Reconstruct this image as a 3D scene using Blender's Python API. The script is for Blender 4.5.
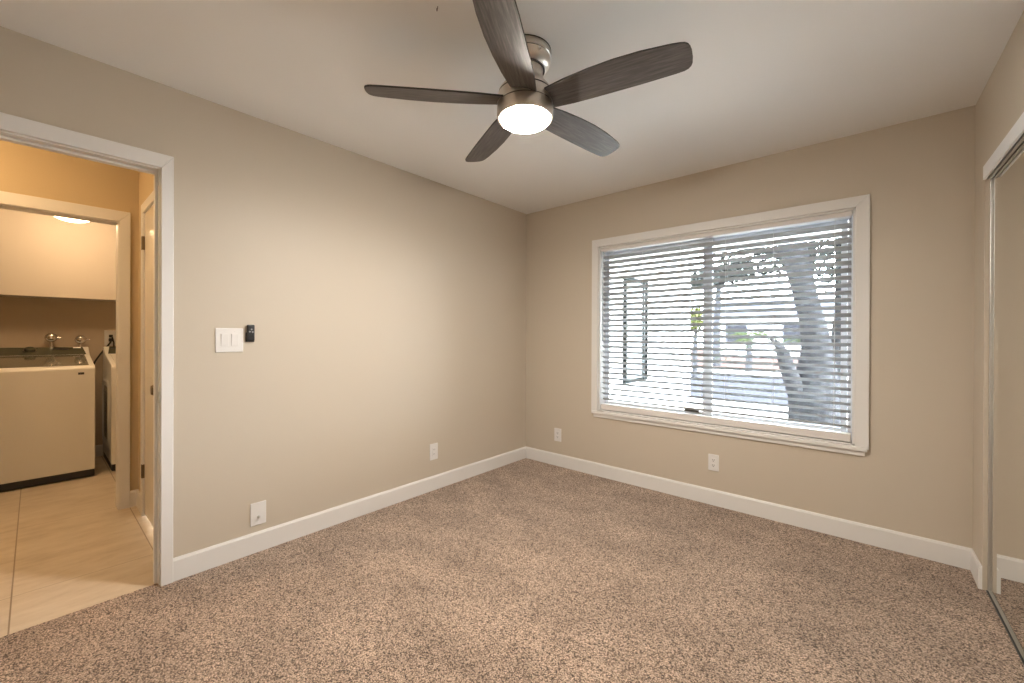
import bpy, bmesh, math, random
from mathutils import Vector, Matrix
random.seed(7)
S = bpy.context.scene
for o in list(bpy.data.objects):
    bpy.data.objects.remove(o)
COL = S.collection

# ------------------------------------------------------------------ camera
cam_d = bpy.data.cameras.new('camera')
cam = bpy.data.objects.new('camera', cam_d)
COL.objects.link(cam)
R2 = Vector((0.7558819, 0.65469687, 0.00381614))
U2 = Vector((-0.00459321, -0.00052569, 0.99998931))
FW = Vector((-0.65469188, 0.75589135, -0.00260981))
M = Matrix((R2, U2, -FW)).transposed().to_4x4()
M.translation = Vector((2.6087, -3.2290, 1.2213))
cam.matrix_world = M
cam_d.sensor_width = 36.0
cam_d.sensor_fit = 'HORIZONTAL'
cam_d.lens = 413.42 * 36.0 / 1024.0
cam_d.shift_y = -4.59 / 1024.0
cam_d.clip_start = 0.02
cam_d.clip_end = 300
S.camera = cam

# ------------------------------------------------------------------ light and exposure
SKY_STRENGTH = 42.0
SUN_STRENGTH = 36.0
FAN_LAMP = 395.0
HALL_LAMP = 60.0
LAUNDRY_LAMP = 26.0
EXPOSURE = 0.32
S.view_settings.view_transform = 'Standard'
S.view_settings.look = 'None'
S.view_settings.exposure = EXPOSURE
S.view_settings.gamma = 1.0
S.view_settings.use_curve_mapping = False

W = bpy.data.worlds.new('world')
S.world = W
W.use_nodes = True
wn = W.node_tree.nodes
wn['Background'].inputs[0].default_value = (0.86, 0.93, 1.0, 1)
wn['Background'].inputs[1].default_value = SKY_STRENGTH

sun_d = bpy.data.lights.new('sun', 'SUN')
sun_d.energy = SUN_STRENGTH
sun_d.angle = math.radians(0.6)
sun_d.color = (1.0, 0.95, 0.87)
sun = bpy.data.objects.new('sun', sun_d)
COL.objects.link(sun)
sun.rotation_euler = Vector((-0.75, -0.12, -1.0)).to_track_quat('-Z', 'Y').to_euler()
sun.location = (20, 4, 25)

# the window opening as a portal: it only steers the sampling of the sky
po_d = bpy.data.lights.new('window_portal', 'AREA')
po_d.shape = 'RECTANGLE'
po_d.size, po_d.size_y = 1.73, 1.43
po_d.cycles.is_portal = True
po = bpy.data.objects.new('window_portal', po_d)
COL.objects.link(po)
po.location = (1.6775, 0.16, 1.285)
po.rotation_euler = (math.radians(-90), 0, 0)


# ------------------------------------------------------------------ mesh helpers
class MB:
    """collects shapes (world coordinates) that become one mesh"""
    def __init__(self):
        self.bm = bmesh.new()

    def hexa(self, pts):
        v = [self.bm.verts.new(p) for p in pts]
        for f in ((0, 3, 2, 1), (4, 5, 6, 7), (0, 1, 5, 4), (1, 2, 6, 5), (2, 3, 7, 6), (3, 0, 4, 7)):
            self.bm.faces.new([v[i] for i in f])
        return self

    def box(self, x0, x1, y0, y1, z0, z1):
        x0, x1 = sorted((x0, x1)); y0, y1 = sorted((y0, y1)); z0, z1 = sorted((z0, z1))
        return self.hexa([(x0, y0, z0), (x1, y0, z0), (x1, y1, z0), (x0, y1, z0),
                          (x0, y0, z1), (x1, y0, z1), (x1, y1, z1), (x0, y1, z1)])

    def prism(self, poly, off):
        """closed polygon (list of points) swept along the vector off"""
        off = Vector(off)
        a = [self.bm.verts.new(p) for p in poly]
        b = [self.bm.verts.new(Vector(p) + off) for p in poly]
        n = len(poly)
        self.bm.faces.new(a[::-1]); self.bm.faces.new(b)
        for i in range(n):
            j = (i + 1) % n
            self.bm.faces.new((a[i], a[j], b[j], b[i]))
        return self

    def lathe(self, prof, loc=(0, 0, 0), axis='Z', seg=48):
        """prof: (radius, height) pairs; radius 0 closes the end"""
        loc = Vector(loc)
        def P(r, h, t):
            c, s = r * math.cos(t), r * math.sin(t)
            if axis == 'Z': return loc + Vector((c, s, h))
            if axis == 'X': return loc + Vector((h, c, s))
            return loc + Vector((s, h, c))
        rings = []
        for r, h in prof:
            if r < 1e-6:
                rings.append([self.bm.verts.new(P(0, h, 0))])
            else:
                rings.append([self.bm.verts.new(P(r, h, 2 * math.pi * k / seg)) for k in range(seg)])
        for A, B in zip(rings, rings[1:]):
            for k in range(seg):
                l = (k + 1) % seg
                if len(A) == 1 and len(B) == 1: continue
                if len(A) == 1: self.bm.faces.new((A[0], B[l], B[k]))
                elif len(B) == 1: self.bm.faces.new((A[k], A[l], B[0]))
                else: self.bm.faces.new((A[k], A[l], B[l], B[k]))
        for Rg, flip in ((rings[0], True), (rings[-1], False)):
            if len(Rg) > 1:
                self.bm.faces.new(Rg[::-1] if flip else Rg)
        return self

    def tube(self, pts, r, seg=10, r1=None):
        pts = [Vector(p) for p in pts]
        n = len(pts)
        rs = r if isinstance(r, (list, tuple)) else [r + ((r1 if r1 is not None else r) - r) * i / max(1, n - 1) for i in range(n)]
        rings = []
        ref = None
        for i, p in enumerate(pts):
            t = (pts[min(i + 1, n - 1)] - pts[max(i - 1, 0)]).normalized()
            if ref is None:
                ref = Vector((0, 0, 1)) if abs(t.z) < .9 else Vector((1, 0, 0))
            ref = (ref - t * ref.dot(t)).normalized()
            b = t.cross(ref)
            rings.append([self.bm.verts.new(p + (ref * math.cos(2 * math.pi * k / seg) + b * math.sin(2 * math.pi * k / seg)) * rs[i]) for k in range(seg)])
        for A, B in zip(rings, rings[1:]):
            for k in range(seg):
                l = (k + 1) % seg
                self.bm.faces.new((A[k], A[l], B[l], B[k]))
        self.bm.faces.new(rings[0][::-1]); self.bm.faces.new(rings[-1])
        return self

    def grid_solid(self, rows_top, thick):
        """rows of points (upper skin) given thickness downward along z"""
        T = [[self.bm.verts.new(p) for p in row] for row in rows_top]
        B = [[self.bm.verts.new(Vector(p) - Vector((0, 0, thick))) for p in row] for row in rows_top]
        n, m = len(T), len(T[0])
        for i in range(n - 1):
            for j in range(m - 1):
                self.bm.faces.new((T[i][j], T[i + 1][j], T[i + 1][j + 1], T[i][j + 1]))
                self.bm.faces.new((B[i][j], B[i][j + 1], B[i + 1][j + 1], B[i + 1][j]))
        edge = [(i, 0) for i in range(n)] + [(n - 1, j) for j in range(1, m)] + [(i, m - 1) for i in range(n - 2, -1, -1)] + [(0, j) for j in range(m - 2, 0, -1)]
        for a, b in zip(edge, edge[1:] + edge[:1]):
            self.bm.faces.new((T[a[0]][a[1]], B[a[0]][a[1]], B[b[0]][b[1]], T[b[0]][b[1]]))
        return self

    def quad(self, a, b, c, d):
        self.bm.faces.new([self.bm.verts.new(p) for p in (a, b, c, d)])
        return self

    def skew(self):
        """the right wall runs about one degree off square"""
        for v in self.bm.verts: v.co.x -= 0.0175 * (v.co.y + 0.222)
        return self

    def build(self, name, material, parent=None, smooth=False, bevel=0.0, seg=2, recalc=True):
        if recalc:
            bmesh.ops.recalc_face_normals(self.bm, faces=self.bm.faces)
        me = bpy.data.meshes.new(name)
        off = Vector((0, 0, 0))
        p = parent
        while p is not None:
            off += p.location; p = p.parent
        if off.length:
            bmesh.ops.translate(self.bm, verts=self.bm.verts, vec=-off)
        self.bm.to_mesh(me); self.bm.free()
        for m in (material if isinstance(material, list) else [material]):
            me.materials.append(m)
        if smooth:
            for f in me.polygons: f.use_smooth = True
            me.set_sharp_from_angle(angle=math.radians(38))
        o = bpy.data.objects.new(name, me)
        COL.objects.link(o)
        if parent is not None: o.parent = parent
        if bevel:
            b = o.modifiers.new('bevel', 'BEVEL'); b.width = bevel; b.segments = seg
            b.limit_method = 'ANGLE'; b.angle_limit = math.radians(35)
        return o


def tag(o, label, cat, group=None, kind=None):
    o['label'] = label; o['category'] = cat
    if group: o['group'] = group
    if kind: o['kind'] = kind
    return o

def thing(name, label, cat, loc=(0, 0, 0), group=None, kind=None):
    o = bpy.data.objects.new(name, None)
    COL.objects.link(o)
    o.location = loc
    o.empty_display_size = 0.05
    return tag(o, label, cat, group, kind)

def struct(name, mb, material, label, cat, bevel=0.0, smooth=False):
    return tag(mb.build(name, material, None, smooth, bevel), label, cat, None, 'structure')


# ------------------------------------------------------------------ materials
def mat(name, color, rough=0.6, metal=0.0, bump=0.0, bscale=200.0, var=0.0, vscale=3.0, spec=0.5, stretch=(1, 1, 1), emit=None, estr=0.0, coat=0.0, trans=0.0):
    m = bpy.data.materials.new(name)
    m.use_nodes = True
    nt = m.node_tree; N = nt.nodes; L = nt.links
    b = N['Principled BSDF']
    b.inputs['Base Color'].default_value = (*color, 1)
    b.inputs['Roughness'].default_value = rough
    b.inputs['Metallic'].default_value = metal
    b.inputs['Specular IOR Level'].default_value = spec
    b.inputs['Coat Weight'].default_value = coat
    tc = N.new('ShaderNodeTexCoord')
    mp = N.new('ShaderNodeMapping'); mp.inputs['Scale'].default_value = stretch
    L.new(tc.outputs['Object'], mp.inputs[0])
    if var:
        n = N.new('ShaderNodeTexNoise'); n.inputs['Scale'].default_value = vscale; n.inputs['Detail'].default_value = 5
        L.new(mp.outputs[0], n.inputs['Vector'])
        mx = N.new('ShaderNodeMix'); mx.data_type = 'RGBA'
        mx.inputs[6].default_value = (*[c * (1 - var) for c in color], 1)
        mx.inputs[7].default_value = (*[min(1, c * (1 + var)) for c in color], 1)
        L.new(n.outputs[0], mx.inputs[0]); L.new(mx.outputs[2], b.inputs['Base Color'])
    if bump:
        n = N.new('ShaderNodeTexNoise'); n.inputs['Scale'].default_value = bscale; n.inputs['Detail'].default_value = 3
        L.new(mp.outputs[0], n.inputs['Vector'])
        bp = N.new('ShaderNodeBump'); bp.inputs['Strength'].default_value = bump; bp.inputs['Distance'].default_value = 0.003
        L.new(n.outputs[0], bp.inputs['Height']); L.new(bp.outputs[0], b.inputs['Normal'])
    if emit:
        b.inputs['Emission Color'].default_value = (*emit, 1)
        b.inputs['Emission Strength'].default_value = estr
    return m

def math_node(nt, op, a, b=None, c=None):
    n = nt.nodes.new('ShaderNodeMath'); n.operation = op
    for i, v in enumerate((a, b, c)):
        if v is None: continue
        if isinstance(v, (int, float)): n.inputs[i].default_value = v
        else: nt.links.new(v, n.inputs[i])
    return n.outputs[0]

def ramp(nt, fac, stops, interp='LINEAR'):
    r = nt.nodes.new('ShaderNodeValToRGB')
    r.color_ramp.interpolation = interp
    e = r.color_ramp.elements
    while len(e) < len(stops): e.new(0.5)
    for el, (p, c) in zip(e, stops):
        el.position = p; el.color = (*c, 1) if len(c) == 3 else c
    nt.links.new(fac, r.inputs[0])
    return r.outputs[0]

def mixc(nt, fac, a, b, blend='MIX'):
    n = nt.nodes.new('ShaderNodeMix'); n.data_type = 'RGBA'; n.blend_type = blend
    for i, v in ((0, fac), (6, a), (7, b)):
        if isinstance(v, (int, float)): n.inputs[i].default_value = v
        elif isinstance(v, tuple): n.inputs[i].default_value = (*v, 1)
        else: nt.links.new(v, n.inputs[i])
    return n.outputs[2]

def noise(nt, vec, scale, detail=4, rough=0.55):
    n = nt.nodes.new('ShaderNodeTexNoise')
    n.inputs['Scale'].default_value = scale; n.inputs['Detail'].default_value = detail; n.inputs['Roughness'].default_value = rough
    nt.links.new(vec, n.inputs['Vector'])
    return n.outputs[0]

def mapping(nt, vec, scale):
    n = nt.nodes.new('ShaderNodeMapping'); n.inputs['Scale'].default_value = scale
    nt.links.new(vec, n.inputs[0]); return n.outputs[0]

def carpet_material():
    m = mat('carpet', (0.4, 0.3, 0.2), 0.95, spec=0.1)
    nt = m.node_tree; N = nt.nodes; L = nt.links; b = N['Principled BSDF']
    tc = N.new('ShaderNodeTexCoord').outputs['Object']
    wob = noise(nt, tc, 380, 2)
    vo = N.new('ShaderNodeTexVoronoi'); vo.inputs['Scale'].default_value = 230
    L.new(tc, vo.inputs['Vector'])
    sep = N.new('ShaderNodeSeparateColor'); L.new(vo.outputs['Color'], sep.inputs[0])
    tuft = ramp(nt, sep.outputs[0], [(0.0, (0.07, 0.045, 0.035)), (0.2, (0.22, 0.155, 0.12)), (0.5, (0.565, 0.42, 0.32)), (1.0, (0.87, 0.68, 0.54))])
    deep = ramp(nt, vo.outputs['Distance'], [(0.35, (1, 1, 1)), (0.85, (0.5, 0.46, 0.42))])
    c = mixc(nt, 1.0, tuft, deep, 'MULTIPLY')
    big = noise(nt, mapping(nt, tc, (1.0, 1.7, 1)), 2.6, 5, 0.6)
    c = mixc(nt, 1.0, c, ramp(nt, big, [(0.3, (0.78, 0.77, 0.77)), (0.7, (1.16, 1.16, 1.16))]), 'MULTIPLY')
    L.new(c, b.inputs['Base Color'])
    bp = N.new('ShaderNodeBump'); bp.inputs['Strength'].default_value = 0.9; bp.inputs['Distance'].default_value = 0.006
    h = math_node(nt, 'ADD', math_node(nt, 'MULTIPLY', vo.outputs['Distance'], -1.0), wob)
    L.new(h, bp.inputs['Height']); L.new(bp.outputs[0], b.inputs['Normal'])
    b.inputs['Sheen Weight'].default_value = 0.15
    return m

def tile_material():
    m = mat('stone_tile', (0.6, 0.5, 0.38), 0.38)
    nt = m.node_tree; N = nt.nodes; L = nt.links; b = N['Principled BSDF']
    tc = N.new('ShaderNodeTexCoord').outputs['Object']
    sep = N.new('ShaderNodeSeparateXYZ'); L.new(tc, sep.inputs[0])
    def line(coord, origin, pitch, half):
        f = math_node(nt, 'DIVIDE', math_node(nt, 'SUBTRACT', coord, origin), pitch)
        f = math_node(nt, 'SUBTRACT', f, math_node(nt, 'FLOOR', f))
        d = math_node(nt, 'MINIMUM', f, math_node(nt, 'SUBTRACT', 1.0, f))
        return math_node(nt, 'LESS_THAN', math_node(nt, 'MULTIPLY', d, pitch), half)
    g = math_node(nt, 'MAXIMUM', line(sep.outputs[1], -2.788, 0.511, 0.0026), line(sep.outputs[0], -0.402, 1.022, 0.0018))
    st = noise(nt, mapping(nt, tc, (5.0, 1.7, 1)), 1.9, 9, 0.68)
    c = ramp(nt, st, [(0.3, (0.46, 0.375, 0.28)), (0.5, (0.57, 0.485, 0.38)), (0.7, (0.64, 0.56, 0.455))])
    c = mixc(nt, g, c, (0.30, 0.23, 0.16))
    L.new(c, b.inputs['Base Color'])
    bp = N.new('ShaderNodeBump'); bp.inputs['Strength'].default_value = 0.5; bp.inputs['Distance'].default_value = 0.002
    L.new(math_node(nt, 'SUBTRACT', 1.0, g), bp.inputs['Height']); L.new(bp.outputs[0], b.inputs['Normal'])
    return m

def blade_material():
    m = mat('dark_grained_wood', (0.1, 0.08, 0.07), 0.5)
    nt = m.node_tree; N = nt.nodes; L = nt.links; b = N['Principled BSDF']
    tc = N.new('ShaderNodeTexCoord').outputs['Object']
    g = noise(nt, mapping(nt, tc, (3.0, 38.0, 38.0)), 3.0, 8, 0.65)
    c = ramp(nt, g, [(0.3, (0.035, 0.028, 0.025)), (0.52, (0.082, 0.069, 0.062)), (0.72, (0.15, 0.128, 0.115))])
    L.new(c, b.inputs['Base Color'])
    return m

def bark_material():
    m = mat('bark', (0.2, 0.18, 0.16), 0.9, spec=0.0)
    nt = m.node_tree; N = nt.nodes; L = nt.links; b = N['Principled BSDF']
    tc = N.new('ShaderNodeTexCoord').outputs['Object']
    g = noise(nt, mapping(nt, tc, (1, 1, 0.35)), 14, 8, 0.7)
    L.new(ramp(nt, g, [(0.3, (0.009, 0.009, 0.010)), (0.7, (0.045, 0.045, 0.049))]), b.inputs['Base Color'])
    bp = N.new('ShaderNodeBump'); bp.inputs['Strength'].default_value = 0.8; bp.inputs['Distance'].default_value = 0.03
    L.new(g, bp.inputs['Height']); L.new(bp.outputs[0], b.inputs['Normal'])
    return m

def glass_material():
    m = bpy.data.materials.new('window_glass'); m.use_nodes = True
    nt = m.node_tree; N = nt.nodes; L = nt.links
    N.remove(N['Principled BSDF'])
    t = N.new('ShaderNodeBsdfTransparent'); t.inputs[0].default_value = (0.93, 0.96, 0.97, 1)
    g = N.new('ShaderNodeBsdfGlossy'); g.inputs['Roughness'].default_value = 0.02
    f = N.new('ShaderNodeFresnel'); f.inputs['IOR'].default_value = 1.45
    mx = N.new('ShaderNodeMixShader')
    L.new(f.outputs[0], mx.inputs[0]); L.new(t.outputs[0], mx.inputs[1]); L.new(g.outputs[0], mx.inputs[2])
    L.new(mx.outputs[0], N['Material Output'].inputs[0])
    return m

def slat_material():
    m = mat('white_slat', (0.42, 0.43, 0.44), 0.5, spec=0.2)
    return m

WALL = mat('beige_paint', (0.555, 0.488, 0.398), 0.54, bump=0.05, bscale=120, spec=0.5)
HALLWALL = mat('hall_paint', (0.56, 0.45, 0.29), 0.7, bump=0.12, bscale=160, spec=0.3)
LAUNDWALL = mat('laundry_paint', (0.56, 0.47, 0.36), 0.75, bump=0.1, bscale=160, spec=0.3)
CEIL = mat('ceiling_paint', (0.84, 0.835, 0.825), 0.6, bump=0.08, bscale=120, spec=0.4)
TRIM = mat('white_trim_paint', (0.75, 0.735, 0.715), 0.38)
FASCIA = mat('bright_white_paint', (0.86, 0.87, 0.88), 0.35)
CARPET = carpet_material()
TILE = tile_material()
PLASTIC = mat('white_plastic', (0.75, 0.735, 0.72), 0.35)
DARKSLOT = mat('dark_slot', (0.03, 0.03, 0.03), 0.6)
NICKEL = mat('brushed_nickel', (0.78, 0.73, 0.67), 0.33, metal=0.95, bump=0.05, bscale=60, stretch=(1, 1, 30))
GROOVE = mat('dark_groove', (0.05, 0.045, 0.04), 0.5)
CHROME = mat('chrome', (0.75, 0.74, 0.72), 0.12, metal=1.0)
STEEL = mat('satin_aluminium', (0.62, 0.62, 0.60), 0.33, metal=0.9)
TRACK_DARK = mat('dark_track', (0.06, 0.065, 0.065), 0.4)
MIRROR = mat('mirror', (0.86, 0.87, 0.85), 0.0, metal=1.0)
BLADE = blade_material()
BLADE_TOP = mat('black_blade_edge', (0.03, 0.027, 0.025), 0.5)
LAMP_GLASS = mat('lit_frosted_glass', (0.9, 0.88, 0.85), 0.3, emit=(1.0, 0.915, 0.81), estr=FAN_LAMP)
HALL_GLASS = mat('lit_hall_glass', (0.9, 0.88, 0.85), 0.3, emit=(1.0, 0.66, 0.33), estr=HALL_LAMP)
LAUNDRY_GLASS = mat('lit_laundry_glass', (0.9, 0.88, 0.85), 0.3, emit=(1.0, 0.68, 0.38), estr=LAUNDRY_LAMP)
BLACK = mat('black_plastic', (0.018, 0.018, 0.02), 0.35)
REMOTE_GREY = mat('grey_button', (0.34, 0.34, 0.35), 0.5)
ENAMEL = mat('white_enamel', (0.78, 0.76, 0.71), 0.28)
CONSOLE = mat('grey_green_console', (0.085, 0.085, 0.06), 0.18)
LIDGLASS = mat('smoked_lid', (0.14, 0.13, 0.095), 0.08)
CABWHITE = mat('white_laminate', (0.66, 0.60, 0.52), 0.5)
DOORWHITE = mat('gloss_door_paint', (0.78, 0.74, 0.66), 0.22)
BRASS = mat('worn_brass', (0.16, 0.12, 0.075), 0.45, metal=0.8)
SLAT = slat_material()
VALANCE = mat('valance_white', (0.70, 0.665, 0.64), 0.5)
CORD = mat('white_cord', (0.7, 0.7, 0.7), 0.8)
WAND = mat('clear_grey_wand', (0.32, 0.34, 0.36), 0.3)
VINYL = mat('white_vinyl', (0.74, 0.77, 0.82), 0.4)
GLASS = glass_material()
STUCCO = mat('white_stucco', (0.82, 0.80, 0.77), 0.9, spec=0.0, bump=0.5, bscale=60, var=0.06, vscale=6)
CONCRETE = mat('pale_concrete', (0.24, 0.237, 0.232), 0.9, spec=0.0, bump=0.3, bscale=40, var=0.12, vscale=5)
ASPHALT = mat('asphalt', (0.018, 0.0182, 0.0215), 0.9, spec=0.0, bump=0.4, bscale=60, var=0.12, vscale=4)
GRAVEL = mat('pale_gravel', (0.22, 0.205, 0.19), 0.95, spec=0.0, bump=0.9, bscale=50, var=0.3, vscale=40)
PINKGRAVEL = mat('pink_gravel', (0.036, 0.024, 0.022), 0.95, spec=0.0, bump=0.9, bscale=50, var=0.3, vscale=30)
PORCHWHITE = mat('porch_paint', (0.72, 0.72, 0.71), 0.8, spec=0.0)
DARKMETAL = mat('dark_window_metal', (0.012, 0.014, 0.014), 0.6, spec=0.0)
BARK = bark_material()
LEAF = mat('grey_green_leaf', (0.022, 0.0235, 0.022), 0.6, spec=0.0, var=0.35, vscale=8)
PALMLEAF = mat('palm_green', (0.024, 0.030, 0.015), 0.6, spec=0.0, var=0.3, vscale=8)
YELLOWLEAF = mat('yellow_green_leaf', (0.06, 0.066, 0.024), 0.6, spec=0.0, var=0.3, vscale=8)
ROOFTILE = mat('grey_blue_roof', (0.052, 0.055, 0.07), 0.8, spec=0.0, bump=0.6, bscale=30)
CORDBLACK = mat('black_rubber_cord', (0.02, 0.02, 0.02), 0.5)

# ------------------------------------------------------------------ the bedroom shell
H = 2.44          # ceiling
RX = 3.025        # right wall plane
RY = -3.78        # rear wall plane
TW = 0.11         # left wall thickness
YJ, YJ2 = -2.833, -3.622      # bedroom doorway jamb faces
ZD = 2.022                    # doorway head
WX0, WX1, WZ0, WZ1 = 0.815, 2.541, 0.571, 1.999   # window opening

mb = MB()
mb.box(0, -TW, 0.0, YJ + 0.02, -0.05, H)
mb.box(0, -TW, YJ2 - 0.02, RY, -0.05, H)
mb.box(0, -TW, YJ + 0.02, YJ2 - 0.02, ZD + 0.02, H)
struct('wall_left', mb, WALL, 'long beige wall on the left with the doorway to the hall', 'wall')
mb = MB()
mb.box(-TW, WX0, 0, 0.17, -0.1, H + 0.1)
mb.box(WX1, RX + 0.72, 0, 0.17, -0.1, H + 0.1)
mb.box(WX0, WX1, 0, 0.17, -0.1, WZ0)
mb.box(WX0, WX1, 0, 0.17, WZ1, H + 0.1)
struct('wall_back', mb, WALL, 'beige wall around the blinds covered window', 'wall')
CY0, CY1, CZ = -0.222, -2.75, 1.992     # closet opening in the right wall
mb = MB()
mb.box(RX, RX + 0.10, 0.0, CY0, -0.05, H)
mb.box(RX, RX + 0.10, CY1, RY, -0.05, H)
mb.box(RX, RX + 0.10, CY0, CY1, CZ + 0.012, H)
struct('wall_right', mb.skew(), WALL, 'beige wall at the right above and beside the mirrored closet', 'wall')
struct('wall_closet', MB().box(RX + 0.70, RX + 0.75, 0, RY, -0.05, H), WALL, 'closet back wall behind the mirrored doors', 'wall')
struct('wall_rear', MB().box(-TW, RX + 0.75, RY, RY - 0.1, -0.1, H), WALL, 'beige wall behind the camera', 'wall')
struct('ceiling', MB().box(-TW, RX + 0.75, 0, RY, H, H + 0.08), CEIL, 'flat off white bedroom ceiling', 'ceiling')
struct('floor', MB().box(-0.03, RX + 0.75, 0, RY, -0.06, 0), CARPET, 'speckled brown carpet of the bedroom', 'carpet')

def baseboard(mb, a, b, n, h=0.112, t=0.013, m0=0, m1=0):
    """board along a-b on the floor, n = direction into the room; m0, m1 lengthen (+) the face at each end for mitres"""
    a, b, n = Vector(a), Vector(b), Vector(n)
    d = (b - a).normalized()
    z = Vector((0, 0, 1))
    lower = -0.02
    prof = [(0, lower), (t, lower), (t, h - 0.012), (t * .55, h), (0, h)]
    A = [a + n * u + d * (m0 * u / t) + z * v for u, v in prof]
    B = [b + n * u + d * (m1 * u / t) + z * v for u, v in prof]
    va = [mb.bm.verts.new(p) for p in A]; vb = [mb.bm.verts.new(p) for p in B]
    mb.bm.faces.new(va); mb.bm.faces.new(vb[::-1])
    for i in range(5):
        j = (i + 1) % 5
        mb.bm.faces.new((va[i], vb[i], vb[j], va[j]))

mb = MB(); baseboard(mb, (0, -2.781, 0), (0, 0, 0), (1, 0, 0), m1=-0.013)
struct('baseboard_left', mb, TRIM, 'white baseboard along the left wall', 'baseboard')
mb = MB(); baseboard(mb, (0, 0, 0), (RX, 0, 0), (0, -1, 0), m0=0.013, m1=-0.013)
struct('baseboard_back', mb, TRIM, 'white baseboard under the window wall', 'baseboard')
mb = MB(); baseboard(mb, (RX, 0, 0), (RX, CY0 + 0.0, 0), (-1, 0, 0), m0=0.013)
struct('baseboard_right', mb, TRIM, 'short white baseboard between corner and closet', 'baseboard')
mb = MB(); baseboard(mb, (0, RY, 0), (RX, RY, 0), (0, 1, 0))
struct('baseboard_rear', mb, TRIM, 'white baseboard behind the camera', 'baseboard')

def frame3(mb, yo, yi, yo2, yi2, zo, zi, x0, x1, zb=-0.02):
    """three mitred casing legs in a plane x = const"""
    mb.hexa([(x0, yi, zb), (x0, yo, zb), (x0, yo, zo), (x0, yi, zi), (x1, yi, zb), (x1, yo, zb), (x1, yo, zo), (x1, yi, zi)])
    mb.hexa([(x0, yi2, zb), (x0, yo2, zb), (x0, yo2, zo), (x0, yi2, zi), (x1, yi2, zb), (x1, yo2, zb), (x1, yo2, zo), (x1, yi2, zi)])
    mb.hexa([(x0, yi, zi), (x0, yo, zo), (x0, yo2, zo), (x0, yi2, zi), (x1, yi, zi), (x1, yo, zo), (x1, yo2, zo), (x1, yi2, zi)])

# bedroom doorway: jamb lining, casing, strike plate
mb = MB()
frame3(mb, -2.781, -2.829, -3.683, -3.627, 2.095, 2.028, 0.0, 0.018)
t1 = struct('trim_1', mb, TRIM, 'white casing and jamb of the doorway to the hall', 'door casing', bevel=0.003)
mb = MB()
mb.box(-TW, 0, YJ, YJ + 0.02, -0.02, ZD + 0.02); mb.box(-TW, 0, YJ2, YJ2 - 0.02, -0.02, ZD + 0.02)
mb.box(-TW, 0, YJ, YJ2, ZD, ZD + 0.02)
mb.box(-0.075, -0.04, YJ, YJ - 0.011, -0.02, ZD - 0.011); mb.box(-0.075, -0.04, YJ2, YJ2 + 0.011, -0.02, ZD - 0.011)
mb.box(-0.075, -0.04, YJ, YJ2, ZD - 0.011, ZD)
mb.build('jamb', TRIM, t1, bevel=0.0015)
mb = MB()
frame3(mb, -2.781, -2.829, -3.683, -3.627, 2.095, 2.028, -TW, -TW - 0.018)
mb.build('hall_casing', TRIM, t1, bevel=0.003)
mb = MB(); mb.box(-0.03, 0.0135, YJ + 0.001, YJ - 0.002, 0.888, 0.944)
sp = mb.build('strike_plate', STEEL, t1, bevel=0.001)
sp['label'] = 'brushed metal strike plate'

# ------------------------------------------------------------------ window
wt = thing('window_1', 'white framed bedroom window with sliding sash', 'window', (1.678, 0.0, 0.571), kind='structure')
xo0, xo1, zo1 = 0.753, 2.606, 2.063
zb, zbo = 0.571, 0.545
mb = MB()
y0, y1 = -0.018, 0.0
def xz(p0, p1, p2, p3, ya=y0, yb=y1):
    mb.hexa([(p[0], ya, p[1]) for p in (p0, p1, p2, p3)] + [(p[0], yb, p[1]) for p in (p0, p1, p2, p3)])
xz((xo0, zo1), (xo1, zo1), (WX1, WZ1), (WX0, WZ1))
xz((xo0, zb - 0.016), (xo0, zo1), (WX0, WZ1), (WX0, zb))
xz((xo1, zb - 0.016), (xo1, zo1), (WX1, WZ1), (WX1, zb))
mb.build('casing', TRIM, wt, bevel=0.003)
mb = MB()
mb.box(0.76, 2.599, -0.030, 0.0, 0.545, zb)
mb.build('stool', TRIM, wt, bevel=0.004)
mb = MB()
mb.box(0.772, 2.590, -0.014, 0.0, 0.514, 0.545)
mb.build('apron', TRIM, wt, bevel=0.004)
mb = MB()   # lining of the recess
mb.box(WX0 - 0.001, WX0 + 0.012, 0, 0.17, WZ0, WZ1); mb.box(WX1 - 0.012, WX1 + 0.001, 0, 0.17, WZ0, WZ1)
mb.box(WX0, WX1, 0, 0.17, WZ0 - 0.001, WZ0 + 0.008); mb.box(WX0, WX1, 0, 0.17, WZ1 - 0.012, WZ1 + 0.001)
mb.build('recess_lining', TRIM, wt)
mb = MB()
fa, fb = 0.095, 0.160
mb.box(WX0 + .012, WX0 + .020, fa, fb, WZ0 + .008, WZ1 - .012); mb.box(WX1 - .036, WX1 - .012, fa, fb, WZ0 + .008, WZ1 - .012)
mb.box(WX0 + .020, WX1 - .036, fa + .001, fb - .001, WZ0 + .008, WZ0 + .045); mb.box(WX0 + .020, WX1 - .036, fa + .001, fb - .001, WZ1 - .036, WZ1 - .012)
mb.build('outer_frame', VINYL, wt, bevel=0.002)
mb = MB()   # sliding sash, left half
sx0, sx1, sz0, sz1 = 0.836, 1.712, 0.617, 1.962
mb.box(sx0, sx0 + .024, .102, .128, sz0, sz1); mb.box(sx1 - .066, sx1, .102, .128, sz0, sz1)
mb.box(sx0 + .024, sx1 - .066, .103, .127, sz0, sz0 + .030); mb.box(sx0 + .024, sx1 - .066, .103, .127, sz1 - .030, sz1)
sash = mb.build('sash', VINYL, wt, bevel=0.002)
mb = MB(); mb.box(1.515, 1.622, .094, .102, .640, .668); l = mb.build('latch', GROOVE, sash, bevel=0.002); l['label'] = 'small black latch plate'
mb = MB(); mb.box(sx0 + .02, sx1 - .04, .113, .117, sz0 + .02, sz1 - .02); mb.build('pane', GLASS, sash)
mb = MB()
mb.box(1.66, 1.70, .131, .155, sz0, sz1); mb.box(2.468, 2.50, .131, .155, sz0, sz1)
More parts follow.
